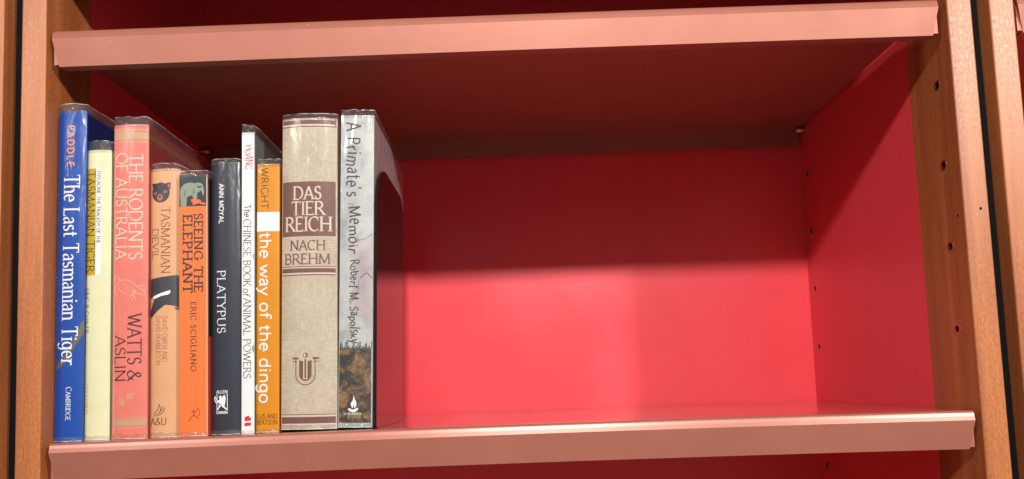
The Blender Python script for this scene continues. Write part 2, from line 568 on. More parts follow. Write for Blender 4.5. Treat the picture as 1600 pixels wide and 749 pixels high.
g('o', .58, L(*arc(.29, .33, .23, .33, 90, 450, 24)))
g('p', .56, L((.1, .66), (.1, -.3), b='h'), L(*arc(.29, .33, .22, .33, 150, -150, 18)))
g('r', .42, L((.11, 0), (.11, .66), a='h', b='h'), L(*spl([(.11, .42), (.22, .60), (.32, .66), (.41, .60)])))
g('s', .44, L(*(arc(.22, .50, .14, .16, 30, 270, 12) + arc(.22, .17, .16, .17, 90, -150, 12)[1:])))
g('t', .38, L(*([(.16, .88), (.16, .2)] + spl([(.16, .2), (.20, .04), (.36, .04)])[1:])), L((.02, .64), (.34, .64)))
g('w', .78, L((.02, .66), (.21, 0)), L((.21, 0), (.39, .62)), L((.39, .62), (.57, 0)), L((.57, 0), (.76, .66)))
g('y', .54, L((.03, .66), (.27, .02)), L(*spl([(.50, .66), (.27, .02), (.18, -.22), (.03, -.28)])))

SERIF = dict(w=.125, nib=22, mn=.30, serif=.30, st=.045)
LIGHT = dict(w=.085, nib=22, mn=.42, serif=.22, st=.04)
FLARE = dict(w=.085, nib=25, mn=.5, serif=0.10, st=.045)
SLAB = dict(w=.20, nib=15, mn=.62, serif=.42, st=.12)
SANS = dict(w=.115, nib=None, mn=1, serif=0, st=0)
THIN = dict(w=.085, nib=None, mn=1, serif=0, st=0)
BOLD = dict(w=.185, nib=None, mn=1, serif=0, st=0)
HAND = dict(w=.085, nib=40, mn=.7, serif=0, st=0, jit=.12)

class Surf:
    """maps flat (s, z) drawing on to the curved front of a spine, in mm"""
    def __init__(self, w, bulge, corner=0.0):
        self.h, self.b = w / 2, bulge
    def y(self, s):
        q = max(-1.0, min(1.0, s / self.h))
        return self.b * (0.75 * q * q + 0.25 * q ** 6)

def ribbon(bm, sf, pts, widths, off):
    n = len(pts)
    if n < 2:
        return
    a, b_ = [], []
    for i in range(n):
        p0 = pts[max(0, i - 1)]
        p1 = pts[min(n - 1, i + 1)]
        if 0 < i < n - 1:
            d0 = Vector(pts[i]) - Vector(pts[i - 1])
            d1 = Vector(pts[i + 1]) - Vector(pts[i])
            if d0.length < 1e-9 or d1.length < 1e-9:
                d = Vector(p1) - Vector(p0)
                k = 1
            else:
                d0.normalize()
                d1.normalize()
                d = d0 + d1
                if d.length < 1e-6:
                    d = d1
                d.normalize()
                k = min(1.9, 1 / max(0.35, d.dot(d1)))
        else:
            d = Vector(p1) - Vector(p0)
            k = 1
        if d.length < 1e-9:
            d = Vector((1, 0))
        d.normalize()
        nn = Vector((-d.y, d.x)) * widths[i] * 0.5 * k
        q = Vector(pts[i])
        a.append(q + nn)
        b_.append(q - nn)
    va = [V(bm, p.x, sf.y(p.x) - off, p.y) for p in a]
    vb = [V(bm, p.x, sf.y(p.x) - off, p.y) for p in b_]
    for i in range(n - 1):
        bm.faces.new((va[i], vb[i], vb[i + 1], va[i + 1]))

def face_front(bm):
    bm.normal_update()
    for f in bm.faces:
        if f.normal.y > 0:
            f.normal_flip()

def densify(pts, n=3):
    out = [pts[0]]
    for p, q in zip(pts, pts[1:]):
        n = max(1, int(math.hypot(q[0] - p[0], q[1] - p[1]) / 0.13))
        for k in range(1, n + 1):
            out.append((p[0] + (q[0] - p[0]) * k / n, p[1] + (q[1] - p[1]) * k / n))
    return out

def lettering(parent, sf, name, text, z0, z1, s0, s1, style, mat, across=False, track=0.04, off=0.16, first_big=None):
    """text running down the spine from z0 to z1 with baseline at s0 and cap line at s1;
    across=True: text running left to right from s0 to s1 between z0 (baseline) and z1 (cap line)"""
    rnd = random.Random(len(text) * 131 + ord(text[0]))
    xs, x = [], 0.0
    for i, ch in enumerate(text):
        k = 1.0
        if first_big is not None and i > 0 and ch != ' ' and text[i - 1] != ' ':
            k = first_big
        xs.append((x, k))
        x += G[ch][0] * k + track
    total = x - track
    if across:
        length, cap = s1 - s0, z1 - z0
    else:
        length, cap = z0 - z1, s1 - s0
    kx = length / total
    def T(px, py):
        if across:
            return (s0 + px * kx, z0 + py * cap)
        return (s0 + py * cap, z0 - px * kx)
    bm = bmesh.new()
    lay = 0
    jit = style.get('jit', 0)
    for (x0, k), ch in zip(xs, text):
        w, strokes = G[ch]
        jy = (rnd.random() - 0.5) * jit * 2
        jr = (rnd.random() - 0.5) * jit * 3
        js = 1 + (rnd.random() - 0.5) * jit * 4
        for pts, ea, eb in strokes:
            pts = densify(pts)
            pp = []
            for px, py in pts:
                px, py = px * k, py * k
                if jit:
                    py2 = py * js + jy + (px - w / 2) * jr
                    px2 = px - (py - .4) * jr
                    px, py = px2, py2
                pp.append((x0 + px, py))
            # real-size widths; nib works in text space
            mmx = [(p[0] * kx, p[1] * cap) for p in pp]
            ws = []
            for i in range(len(mmx)):
                p0, p1 = mmx[max(0, i - 1)], mmx[min(len(mmx) - 1, i + 1)]
                ang = math.degrees(math.atan2(p1[1] - p0[1], p1[0] - p0[0]))
                t = 1.0 if style['nib'] is None else style['mn'] + (1 - style['mn']) * abs(math.sin(R(ang - style['nib'])))
                ws.append(style['w'] * cap * t * (0.55 + 0.45 * k) * min(1.0, 0.55 + 0.45 * kx / cap))
            ribbon(bm, sf, [T(*p) for p in pp], ws, off + 0.004 * lay)
            lay = (lay + 1) % 8
            if style['serif']:
                for end, p, q in ((ea, pp[0], pp[1]), (eb, pp[-1], pp[-2])):
                    if not end:
                        continue
                    sl = style['serif'] * 0.5 * k
                    if end == 'h':
                        seg = [(p[0] - sl * cap / max(kx, cap), p[1]), (p[0], p[1]), (p[0] + sl * cap / max(kx, cap), p[1])]
                    else:
                        dy = -1 if p[1] > 0.5 * k else 1
                        seg = [(p[0], p[1] - dy * 0.02), (p[0], p[1] + dy * sl * 0.5), (p[0], p[1] + dy * sl)]
                    ribbon(bm, sf, [T(*e) for e in seg], [style['st'] * cap] * 3, off + 0.004 * lay)
                    lay = (lay + 1) % 8
    face_front(bm)
    return link_raw(name, bm, mat, parent)

def patch(parent, sf, name, mat, s0, s1, z0, z1, off=0.05, nx=12, nz=6):
    bm = bmesh.new()
    gr = [[V(bm, s0 + (s1 - s0) * i / nx, sf.y(s0 + (s1 - s0) * i / nx) - off, z0 + (z1 - z0) * j / nz) for j in range(nz + 1)] for i in range(nx + 1)]
    for i in range(nx):
        for j in range(nz):
            bm.faces.new((gr[i][j], gr[i + 1][j], gr[i + 1][j + 1], gr[i][j + 1]))
    face_front(bm)
    return link_raw(name, bm, mat, parent, True)

def rects(parent, sf, name, mat, rs, off=0.05):
    """flat bars of a printed ornament, one mesh each"""
    for (s0, s1, z0, z1) in rs:
        patch(parent, sf, name, mat, s0, s1, z0, z1, off, max(2, int((s1 - s0) / 2.5)), 1)

def shapes(parent, sf, name, mat, polys, off=0.10):
    """filled outlines (lists of (s, z)) of a printed picture, one mesh each"""
    for k, pts in enumerate(polys):
        bm = bmesh.new()
        f = bm.faces.new([V(bm, s, 0, z) for s, z in pts])
        res = bmesh.ops.triangulate(bm, faces=[f])
        es = list({e for q in res['faces'] for e in q.edges})
        bmesh.ops.subdivide_edges(bm, edges=es, cuts=2, use_grid_fill=True)
        for v in bm.verts:
            v.co.y = (sf.y(v.co.x / MM) - off - 0.006 * k) * MM
        face_front(bm)
        link_raw(name, bm, mat, parent)

def strokes(parent, sf, name, mat, lines, off=0.12):
    """drawn lines: (points, width)"""
    bm = bmesh.new()
    for k, (pts, w) in enumerate(lines):
        n = len(pts)
        ribbon(bm, sf, pts, [w] * n, off + 0.004 * (k % 8))
    face_front(bm)
    return link_raw(name, bm, mat, parent)

def ell(cx, cz, rx, rz, n=20, a0=0, a1=360):
    m_ = n if a1 - a0 >= 360 else n + 1
    return [(cx + rx * math.cos(R(a0 + (a1 - a0) * i / n)), cz + rz * math.sin(R(a0 + (a1 - a0) * i / n))) for i in range(m_)]

# ------------------------------------------------------------------ books
BOOKS = 'books standing on the lower shelf'
def book(label, xc, y0, w, h, depth, bulge, lean, spine_mat, board_mat, lift=0.0, film=5.0, film_low=1.9, seed=1, bt=2.2, right_mat=None, flat=False, hinge=0.0):
    rnd = random.Random(seed)
    t = thing('book', label, 'book', (xc, y0, crown(xc) + 0.25 + lift + math.sin(R(abs(lean))) * w / 2), BOOKS)
    t.rotation_euler = (0, R(lean), 0)
    sf = Surf(w, bulge)
    hw = w / 2
    # spine: curved plate
    bm = bmesh.new()
    ns, nz = 18, 14
    fr = []
    for i in range(ns + 1):
        s = -hw + w * i / ns
        fr.append([V(bm, s, sf.y(s), h * j / nz) for j in range(nz + 1)])
    bk = [[V(bm, -hw + w * i / ns, bulge + 1.6, z) for z in (0, h)] for i in range(ns + 1)]
    for i in range(ns):
        for j in range(nz):
            bm.faces.new((fr[i][j], fr[i + 1][j], fr[i + 1][j + 1], fr[i][j + 1]))
        bm.faces.new((bk[i][0], bk[i][1], bk[i + 1][1], bk[i + 1][0]))
        bm.faces.new((fr[i][0], bk[i][0], bk[i + 1][0], fr[i + 1][0]))
        bm.faces.new((fr[i][nz], fr[i + 1][nz], bk[i + 1][1], bk[i][1]))
    bm.faces.new(fr[0] + [bk[0][1], bk[0][0]])
    bm.faces.new([bk[ns][0], bk[ns][1]] + list(reversed(fr[ns])))
    sp = link('spine', bm, spine_mat, t, True)
    sp.data.set_sharp_from_angle(angle=R(50))
    # boards
    bd0 = bulge + 1.7
    for s, mat in ((-1, board_mat), (1, right_mat or board_mat)):
        bm = bmesh.new()
        box(bm, s * hw, s * (hw - bt), bd0, depth, 0, h, 0.35)
        link('back_cover' if s < 0 else 'front_cover', bm, mat, t)
    # pages
    bm = bmesh.new()
    box(bm, -hw + bt + 0.05, hw - bt - 0.05, bd0 + 2, depth - 3.5, 3.2, h - 3.2)
    link('page_block', bm, M['paper'], t)
    # clear film: a collar standing proud of the head of the book
    if film:
        bm = bmesh.new()
        path = []
        o_ = 0.35
        ydeep = depth * 0.97
        n_side = 12
        for k in range(n_side):
            path.append((-hw - o_ * .5, ydeep + (bd0 - ydeep) * k / n_side))
        for i in range(ns + 1):
            s = -hw + w * i / ns
            path.append((s * (1 + o_ * .5 / hw), sf.y(s) - o_))
        for k in range(n_side):
            path.append((hw + o_ * .5, bd0 + (ydeep - bd0) * (k + 1) / n_side))
        rows = []
        for i, (px, py) in enumerate(path):
            ph = i * 0.9 + seed * 7.3
            nh = noise.noise(Vector((px * .16, py * .10, seed * 3.1)))
            n2 = noise.noise(Vector((px * .35 + 9, py * .25, seed * 5.7)))
            n3 = noise.noise(Vector((px * 1.1 + 3, py * .6, seed * 9.1)))
            top = h + film * (1 + 0.30 * nh) + 0.8 * n2 + 0.5 * n3
            inw = 1.3 * nh + 0.9 * n2 + 0.5 * n3
            cx = -1 if px > 0 else 1
            dx = (inw * cx * 0.8) if py > bd0 else inw * 0.25
            dx = dx if abs(px + dx) < hw else 0.0
            dy = 0.0 if py > bd0 else 0.8 + inw
            rows.append([V(bm, px, py, h - 2.2), V(bm, px, py, h), V(bm, px + dx * .5, py + dy * .4, h + (top - h) * .55), V(bm, px + dx, py + dy, top - .35), V(bm, px + dx, py + dy, top)])
        for i in range(len(rows) - 1):
            for j in range(4):
                f = bm.faces.new((rows[i][j], rows[i + 1][j], rows[i + 1][j + 1], rows[i][j + 1]))
                f.material_index = 1 if j == 3 else 0
        link('plastic_film', bm, [M['film'], M['film_edge']], t, True)
        bm = bmesh.new()
        # curled lower hem of the film in front of the tail of the spine
        rows = []
        for i in range(ns * 2 + 1):
            s = -hw + w * i / (ns * 2)
            n1 = noise.noise(Vector((s * .22, seed * 2.3, 4.0)))
            n2 = noise.noise(Vector((s * .6, seed * 1.3, 8.0)))
            hh = film_low * 1.35 * (1 + .5 * n1)
            rows.append([V(bm, s, sf.y(s) - .3, hh + .8), V(bm, s, sf.y(s) - .7 - .4 * n2, hh * .45), V(bm, s, sf.y(s) - 1.3 - .8 * n1, 0.42 + 0.5 * abs(n2)), V(bm, s, sf.y(s) - 1.5 - .8 * n1, 0.05 + 0.5 * abs(n2))])
        for i in range(len(rows) - 1):
            for j in range(3):
                f = bm.faces.new((rows[i][j], rows[i + 1][j], rows[i + 1][j + 1], rows[i][j + 1]))
                f.material_index = 1 if j == 2 else 0
        link('film_hem', bm, [M['film'], M['film_edge']], t, True)
    return t, sp, sf

white = ink('ink_white', (0.66, 0.67, 0.68))
cream = ink('ink_cream', (0.62, 0.54, 0.40))
dark = ink('ink_dark', (0.022, 0.020, 0.022))
brown = ink('ink_brown', (0.16, 0.075, 0.055))

# 1 --- blue
blue = print_mat('blue_jacket', srgb(2, 75, 170), 0.10, coat=0.75, coat_rough=0.2, wave=0.55)
navy = print_mat('navy_board', srgb(14, 34, 88), 0.1, coat=0.5)
B, sp, sf = book('tall blue book with a white title, first at the left end of the row', -338.2, 13, 22.0, 258.8, 168, 2.6, 0.25, blue, navy, film=5.8, seed=1)
shapes(sp, sf, 'tiger_tail', ink('ink_tail', srgb(98, 96, 84)), [[(11, 94), (11, 83), (6.4, 74), (0, 63), (-5.2, 56.5), (-9.2, 55), (-9.2, 58.5), (-3, 65), (3, 75), (7.5, 86)]], .06)
bm = bmesh.new()
bm.faces.new([V(bm, 11.06, y, z) for y, z in ((22, 218), (22, 242), (50, 222), (48, 214))])
link('cover_picture', bm, ink('ink_sand', srgb(150, 120, 104)), B)
lettering(sp, sf, 'author_lettering', 'PADDLE', 246.6, 213.6, -2.5, 2.6, SANS | dict(w=.20), ink('ink_orange', srgb(246, 150, 78)), track=.28)
lettering(sp, sf, 'title_lettering', 'The Last Tasmanian Tiger', 207, 58.2, -4.6, 6.9, SERIF, white, track=.05)
lettering(sp, sf, 'publisher_lettering', 'CAMBRIDGE', 41.5, 16.0, -0.7, 3.4, SERIF, white, first_big=.85, track=.06)

# 2 --- pale yellow
yel = print_mat('pale_yellow_jacket', srgb(234, 232, 188), 0.05, coat=0.5)
B, sp, sf = book('pale yellow book with a mustard title label, shorter than the blue book beside it', -318.2, 17, 19.6, 227.4, 160, 2.2, 0.1, yel, yel, film=7.6, seed=2)
must = ink('ink_mustard', srgb(202, 170, 22))
patch(sp, sf, 'title_label', must, -9.6, -1.4, 127.6, 212.5)
patch(sp, sf, 'subtitle_label', white, -1.4, 2.9, 127.6, 212.5)
lettering(sp, sf, 'title_lettering', 'TASMANIAN TIGER', 210.5, 130, -8.7, -2.2, FLARE | dict(w=.11), ink('ink_olive', (0.045, 0.04, 0.01)))
lettering(sp, sf, 'subtitle_lettering', 'THYLACINE: THE TRAGEDY OF THE', 211, 152.5, -0.6, 2.1, FLARE | dict(w=.14), dark)
lettering(sp, sf, 'author_lettering', 'ERIC R GUILER', 117.5, 82.5, -9.2, -6.5, THIN | dict(w=.13), ink('ink_taupe', srgb(120, 112, 76)), track=.12)
lettering(sp, sf, 'publisher_lettering', 'OXFORD', 43.2, 20, -9.0, -6.4, THIN | dict(w=.13), ink('ink_gold', srgb(196, 180, 84)), track=.12)

# 3 --- rodents
ros = print_mat('salmon_red_cloth', srgb(234, 128, 114), 0.06, coat=0.5, coat_rough=.2)
rosb = print_mat('dull_red_board', srgb(150, 60, 58), 0.1, coat=0.5)
B, sp, sf = book('salmon red book with gold bands and two lines of cream lettering', -291.2, 14, 26.9, 245.6, 185, 1.6, 0.1, ros, rosb, film=6.2, seed=3)
gold = ink('ink_gold_band', srgb(196, 164, 126))
zz = lambda y: (685 - y) * .502
rects(sp, sf, 'gold_band', gold, [(-13.3, 13.3, zz(205.4), zz(203.6)), (-13.3, 13.3, zz(219), zz(208.5)), (-13.3, 13.3, zz(224.4), zz(222.6)),
                                   (-13.3, 13.3, zz(653.6), zz(652.4)), (-13.3, 13.3, zz(664.5), zz(656)), (-13.3, 13.3, zz(669), zz(667.8))])
patch(sp, sf, 'hinge_strip', ink('ink_pale_rose', srgb(238, 150, 140)), -13.3, -11.4, 4, 225, .055, 2)
for y0_, y1_ in ((205.4, 203.6), (219, 208.5), (224.4, 222.6)):
    bm = bmesh.new()
    box(bm, 13.47, 13.53, 3.4, 150, zz(y0_), zz(y1_))
    link('cover_band', bm, ink('ink_dim_gold', srgb(140, 92, 72)), B)
lettering(sp, sf, 'title_lettering', 'THE RODENTS', zz(243), zz(410), -0.6, 9.4, LIGHT | dict(w=.105), cream)
lettering(sp, sf, 'title_lettering', 'OF AUSTRALIA', zz(241), zz(409), -11.2, -2.4, LIGHT | dict(w=.105), cream)
rx = lambda x: (x - 198.6) * .497
strokes(sp, sf, 'rodent_drawing', ink('ink_rose_line', srgb(252, 176, 158)), [
    (spl([(rx(176), zz(443)), (rx(174), zz(437)), (rx(180), zz(436)), (rx(182), zz(443)), (rx(176), zz(452)), (rx(177), zz(464)), (rx(181), zz(467))]), .55),
    (spl([(rx(182), zz(443)), (rx(192), zz(441)), (rx(203), zz(446)), (rx(212), zz(454)), (rx(219), zz(458)), (rx(222), zz(464)), (rx(213), zz(464)), (rx(205), zz(460))]), .55),
    (spl([(rx(178), zz(452)), (rx(186), zz(459)), (rx(195), zz(464)), (rx(204), zz(466)), (rx(208), zz(473))]), .5),
    (spl([(rx(216), zz(457)), (rx(214), zz(451)), (rx(220), zz(452)), (rx(222), zz(458))]), .5),
    ([(rx(207), zz(462)), (rx(196), zz(471))], .35), ([(rx(208), zz(463)), (rx(201), zz(475))], .35), ([(rx(206), zz(461)), (rx(197), zz(465))], .35),
    ([(rx(190), zz(455)), (rx(200), zz(452))], .3), ([(rx(192), zz(458)), (rx(202), zz(456))], .3),
    (ell(rx(206), zz(459.5), 1.0, 1.0, 10), .8)])
lettering(sp, sf, 'author_lettering', 'WATTS &', zz(494), zz(598), -1.2, 9.0, LIGHT | dict(w=.115), ink('ink_plum', srgb(78, 34, 44)))
lettering(sp, sf, 'author_lettering', 'ASLIN', zz(527), zz(598), -11.3, -2.9, LIGHT | dict(w=.115), M['ink_plum'])
shapes(sp, sf, 'paw_print', ink('ink_print', srgb(222, 150, 118)), [ell(rx(188), zz(630), 2.6, 3.2, 12), ell(rx(200), zz(621), 2.8, 2.8, 12), ell(rx(184), zz(624), 1.2, 1.6, 8), ell(rx(206), zz(617), 1.2, 1.4, 8)], .08)

# 4 --- devil
tan = print_mat('tan_jacket', srgb(230, 172, 126), 0.06, coat=0.5, scale=40)
B, sp, sf = book('tan book with a black animal face printed near its top', -266.0, 17, 23.0, 210.0, 158, 3.0, 0.05, tan, tan, film=4.2, seed=4)
zz = lambda y: (683 - y) * .5024
rx = lambda x: (x - 251.6) * .495
blk = ink('ink_fur', (0.028, 0.026, 0.032))
shapes(sp, sf, 'animal_face', blk, [ell(rx(246), zz(303), 7.2, 8.0, 22), [(rx(233), zz(296)), (rx(231), zz(288)), (rx(240), zz(288))], [(rx(253), zz(289)), (rx(262), zz(287)), (rx(261), zz(299))]], .08)
shapes(sp, sf, 'face_marking', ink('ink_snout', srgb(186, 120, 104)), [ell(rx(245), zz(311), 2.3, 2.6, 12), ell(rx(237), zz(304), 1.5, 1.1, 10), ell(rx(254), zz(302), 1.5, 1.1, 10), [(rx(259), zz(297)), (rx(261), zz(289)), (rx(257), zz(292))]], .14)
shapes(sp, sf, 'face_fur', ink('ink_fur_grey', srgb(74, 66, 70)), [ell(rx(245), zz(310), 4.4, 4.0, 14), [(rx(234), zz(300)), (rx(240), zz(299)), (rx(243), zz(302)), (rx(236), zz(302))], [(rx(249), zz(301)), (rx(253), zz(298)), (rx(259), zz(299)), (rx(255), zz(300.5))], [(rx(240), zz(291)), (rx(244), zz(289)), (rx(245), zz(299)), (rx(243), zz(298))]], .10)
shapes(sp, sf, 'face_detail', blk, [ell(rx(245), zz(310), 1.2, .9, 8), ell(rx(237), zz(304), .6, .6, 8), ell(rx(254), zz(302), .6, .6, 8)], .2)
lettering(sp, sf, 'title_lettering', 'TASMANIAN', zz(326), zz(431), -2.0, 4.6, LIGHT, ink('ink_umber', srgb(92, 62, 52)))
lettering(sp, sf, 'title_lettering', 'DEVIL', zz(360), zz(408), -9.7, -4.4, LIGHT, M['ink_umber'])
shapes(sp, sf, 'animal_body', ink('ink_slate', srgb(52, 54, 62)), [[(-11.2, zz(439)), (-4, zz(437)), (4, zz(435)), (11.3, zz(433)), (11.3, zz(484)), (6, zz(481)), (1, zz(480)), (-5, zz(489)), (-9, zz(497)), (-11.2, zz(500)), (-11.2, zz(488)), (-9.3, zz(478)), (-8.0, zz(472)), (-11.2, zz(468))]], .08)
shapes(sp, sf, 'chest_stripe', white, [[(-9.6, zz(470)), (-8.4, zz(466)), (-3, zz(462)), (2, zz(459)), (4.8, zz(457)), (5.2, zz(461)), (3.5, zz(464)), (-2, zz(466)), (-7, zz(470))]], .15)
shapes(sp, sf, 'claw', brown, [[(7.5, zz(484)), (11.2, zz(483)), (11.2, zz(488)), (9, zz(488))]], .08)
lettering(sp, sf, 'author_lettering', 'DAVID OWEN AND', zz(497), zz(568), -1.2, 2.8, THIN, ink('ink_rust', srgb(176, 112, 92)), track=.06)
lettering(sp, sf, 'author_lettering', 'DAVID PEMBERTON', zz(497), zz(573), -6.2, -2.6, THIN, M['ink_rust'], track=.06)
strokes(sp, sf, 'publisher_flame', M['ink_umber'], [
    (spl([(rx(236), zz(652)), (rx(238), zz(645)), (rx(243), zz(640)), (rx(245), zz(632))]), .5),
    (spl([(rx(239), zz(650)), (rx(244), zz(646)), (rx(249), zz(641)), (rx(250), zz(635))]), .5),
    (spl([(rx(243), zz(650)), (rx(248), zz(647)), (rx(252), zz(643)), (rx(253), zz(638))]), .5),
    (spl([(rx(246), zz(645)), (rx(247), zz(639)), (rx(245), zz(634))]), .4)])
lettering(sp, sf, 'publisher_lettering', 'A&U', zz(664), zz(653.5), rx(230), rx(256.5), LIGHT | dict(w=.12), M['ink_umber'], across=True)

# 5 --- orange
ora = print_mat('orange_jacket', srgb(244, 126, 62), 0.05, coat=0.35)
teal = print_mat('dark_teal_board', srgb(30, 44, 50), 0.15, coat=0.5)
B, sp, sf = book('bright orange book with a grey elephant picture at its top', -241.8, 14, 21.9, 203.2, 160, 0.5, 0.05, ora, teal, film=3.4, seed=5, right_mat=teal)
zz = lambda y: (682 - y) * .4995
rx = lambda x: (x - 299.2) * .497
tealink = ink('ink_teal', srgb(24, 40, 50))
patch(sp, sf, 'cover_picture', tealink, -10.9, 10.2, zz(325.5), 203.1)
patch(sp, sf, 'picture_edge', ink('ink_edge', srgb(210, 200, 190)), 10.2, 10.7, 1, 203.1, .05, 1)
eg = ink('ink_elephant', srgb(140, 154, 134))
def E_(pts):
    return [(rx(220 + x / 4.41), zz(250 + y / 4.41)) for x, y in pts]
shapes(sp, sf, 'elephant', eg, [E_(spl([(262, 205), (285, 178), (325, 166), (362, 172), (385, 168), (412, 180), (420, 205), (424, 245), (418, 262), (410, 236), (398, 222), (392, 236), (378, 240), (374, 285), (352, 288), (348, 258), (322, 262), (303, 268), (297, 290), (303, 330), (262, 330), (268, 300), (258, 262), (256, 230)], 3))], .09)
shapes(sp, sf, 'elephant_shading', tealink, [E_(spl([(376, 186), (390, 196), (404, 192), (408, 200), (392, 206), (380, 200)], 3)), E_([(352, 210), (356, 208), (352, 250), (348, 250)]), E_([(292, 220), (296, 222), (290, 262), (286, 262)])], .16)
shapes(sp, sf, 'orange_figure', ink('ink_bright_orange', srgb(250, 110, 60)), [E_(spl([(336, 284), (352, 282), (360, 292), (384, 286), (404, 296), (402, 308), (432, 312), (434, 322), (410, 322), (390, 314), (366, 318), (352, 326), (344, 318), (352, 308), (336, 300)], 3))], .2)
chunk = SLAB
lettering(sp, sf, 'title_lettering', 'SEEING THE', zz(337), zz(461), 0.9, 7.2, chunk, ink('ink_soot', (0.03, 0.022, 0.02)), track=.12)
lettering(sp, sf, 'title_lettering', 'ELEPHANT', zz(339), zz(462), -7.8, -0.9, chunk, M['ink_soot'], track=.12)
lettering(sp, sf, 'author_lettering', 'ERIC SCIGLIANO', zz(476), zz(583), -1.9, 2.2, SLAB | dict(w=.15, serif=.25), M['ink_soot'], track=.16)
def O_(pts):
    return [(rx(210 + x / 9.3625), zz(640 + y / 9.3625)) for x, y in pts]
strokes(sp, sf, 'publisher_archer', ink('ink_archer', srgb(130, 62, 34)), [
    (O_(spl([(835, 40), (845, 70), (838, 98), (868, 108), (905, 145)])), .55), (O_(spl([(838, 98), (810, 120), (790, 150), (764, 180)])), .5),
    (O_(spl([(890, -20), (920, 30), (920, 85), (898, 108)])), .35), (O_([(806, 40), (850, 62), (905, 10)]), .45), (O_([(842, 20), (846, 40)]), .9)])
patch(sp, sf, 'red_cover_edge', ink('ink_brick', srgb(208, 66, 46)), 10.7, 10.92, 1, 76, .1, 1)
bm = bmesh.new()
box(bm, 10.97, 11.05, 2.4, 150, 0.4, 76)
link('red_cover_area', bm, M['ink_brick'], B)

# 6 --- platypus
sla = print_mat('slate_jacket', srgb(44, 50, 62), 0.1, coat=0.6, coat_rough=.2)
grw = print_mat('grey_white_board', srgb(176, 180, 172), 0.08, coat=0.4)
B, sp, sf = book('dark slate book with white lettering and a small white emblem near its foot', -219.0, 17, 22.6, 213.6, 158, 3.2, 0.2, sla, grw, film=2.6, seed=6)
zz = lambda y: (680 - y) * .506
rx = lambda x: (x - 351.6) * .499
lettering(sp, sf, 'author_lettering', 'ANN MOYAL', zz(293), zz(356), -4.2, -0.6, BOLD, white, track=.09)
lettering(sp, sf, 'title_lettering', 'PLATYPUS', zz(429), zz(526), -5.8, 0.6, SERIF | dict(w=.13), white, track=.08)
lettering(sp, sf, 'publisher_lettering', 'ALLEN', zz(617.6), zz(613), rx(338), rx(356), SERIF | dict(w=.2), white, across=True)
lettering(sp, sf, 'publisher_lettering', 'UNWIN', zz(648.6), zz(644.4), rx(338), rx(356), SERIF | dict(w=.2), white, across=True)
def P_(pts):
    return [(rx(320 + x / 6.81), zz(580 + y / 6.81)) for x, y in pts]
strokes(sp, sf, 'publisher_emblem', white, [
    (P_([(130, 268), (242, 268), (242, 428), (130, 428), (130, 268)]), .5),
    (P_(spl([(110, 285), (104, 320), (122, 350), (140, 340), (120, 310), (110, 285)])), .8),
    (P_([(130, 425), (180, 372), (236, 424)]), 1.0), (P_([(150, 372), (160, 395)]), .8)])
shapes(sp, sf, 'publisher_griffin', white, [P_([(150, 290), (176, 272), (180, 300), (212, 270), (226, 300), (222, 340), (196, 362), (212, 400), (196, 404), (176, 372), (152, 360), (134, 330), (160, 320)])], .1)

# 7 --- white Chinese book
wht = print_mat('white_cover', (0.66, 0.67, 0.66), 0.02, coat=0.35)
gph = print_mat('grey_photo_cover', srgb(128, 128, 126), 0.25, coat=0.5, scale=30)
B, sp, sf = book('thin white book with red handwriting near its top', -202.2, 19, 9.6, 237.0, 120, 0.35, 0.5, wht, gph, film=6.4, seed=7, bt=.8, film_low=1.2)
zz = lambda y: (675 - y) * .5085
lettering(sp, sf, 'author_lettering', 'HUANG', zz(229), zz(268), -2.4, 3.0, HAND | dict(w=.11), ink('ink_red', srgb(214, 48, 46)), track=.03)
lettering(sp, sf, 'title_lettering', 'The', zz(324), zz(343), -2.9, 2.6, HAND | dict(w=.11), dark)
lettering(sp, sf, 'title_lettering', 'CHINESE BOOK', zz(346), zz(451), -3.4, 2.4, LIGHT | dict(w=.095), dark)
lettering(sp, sf, 'title_lettering', 'of', zz(454), zz(466), -3.2, 1.8, HAND | dict(w=.11), dark)
lettering(sp, sf, 'title_lettering', 'ANIMAL POWERS', zz(469), zz(592), -3.4, 2.4, LIGHT | dict(w=.095), dark)
redp = ink('ink_publisher_red', srgb(222, 30, 62))
shapes(sp, sf, 'publisher_torch', redp, [[(-2.4, zz(664)), (2.6, zz(663)), (2.6, zz(658)), (-2.4, zz(659))], [(-2.4, zz(656.5)), (2.6, zz(655.5)), (2.7, zz(649.5)), (1.6, zz(652.6)), (0.9, zz(648)), (0.1, zz(652.8)), (-.8, zz(649)), (-1.3, zz(653)), (-2.3, zz(650.5))]])
lf = ink('ink_leaf', srgb(96, 150, 70))
shapes(sp, sf, 'leaf', lf, [[(4.7, zz(409)), (4.7, zz(399)), (3.6, zz(404))], [(4.7, zz(554)), (4.7, zz(540)), (3.4, zz(544)), (3.6, zz(550))]])
# printed letter on the front cover, seen above the amber book
bm = bmesh.new()
class Side:
    def y(self, s):
        return 0
for pts in ([(32, 223), (38, 210)], [(32, 223), (41, 221)], [(35, 216), (41, 215)]):
    p, q = pts
    d = (Vector(q) - Vector(p)).normalized()
    n_ = Vector((-d.y, d.x)) * .55
    vs = [V(bm, 4.86, *(Vector(c) + n_ * k)) for c, k in ((p, 1), (p, -1), (q, -1), (q, 1))]
    bm.faces.new(vs)
link('cover_lettering', bm, dark, B)

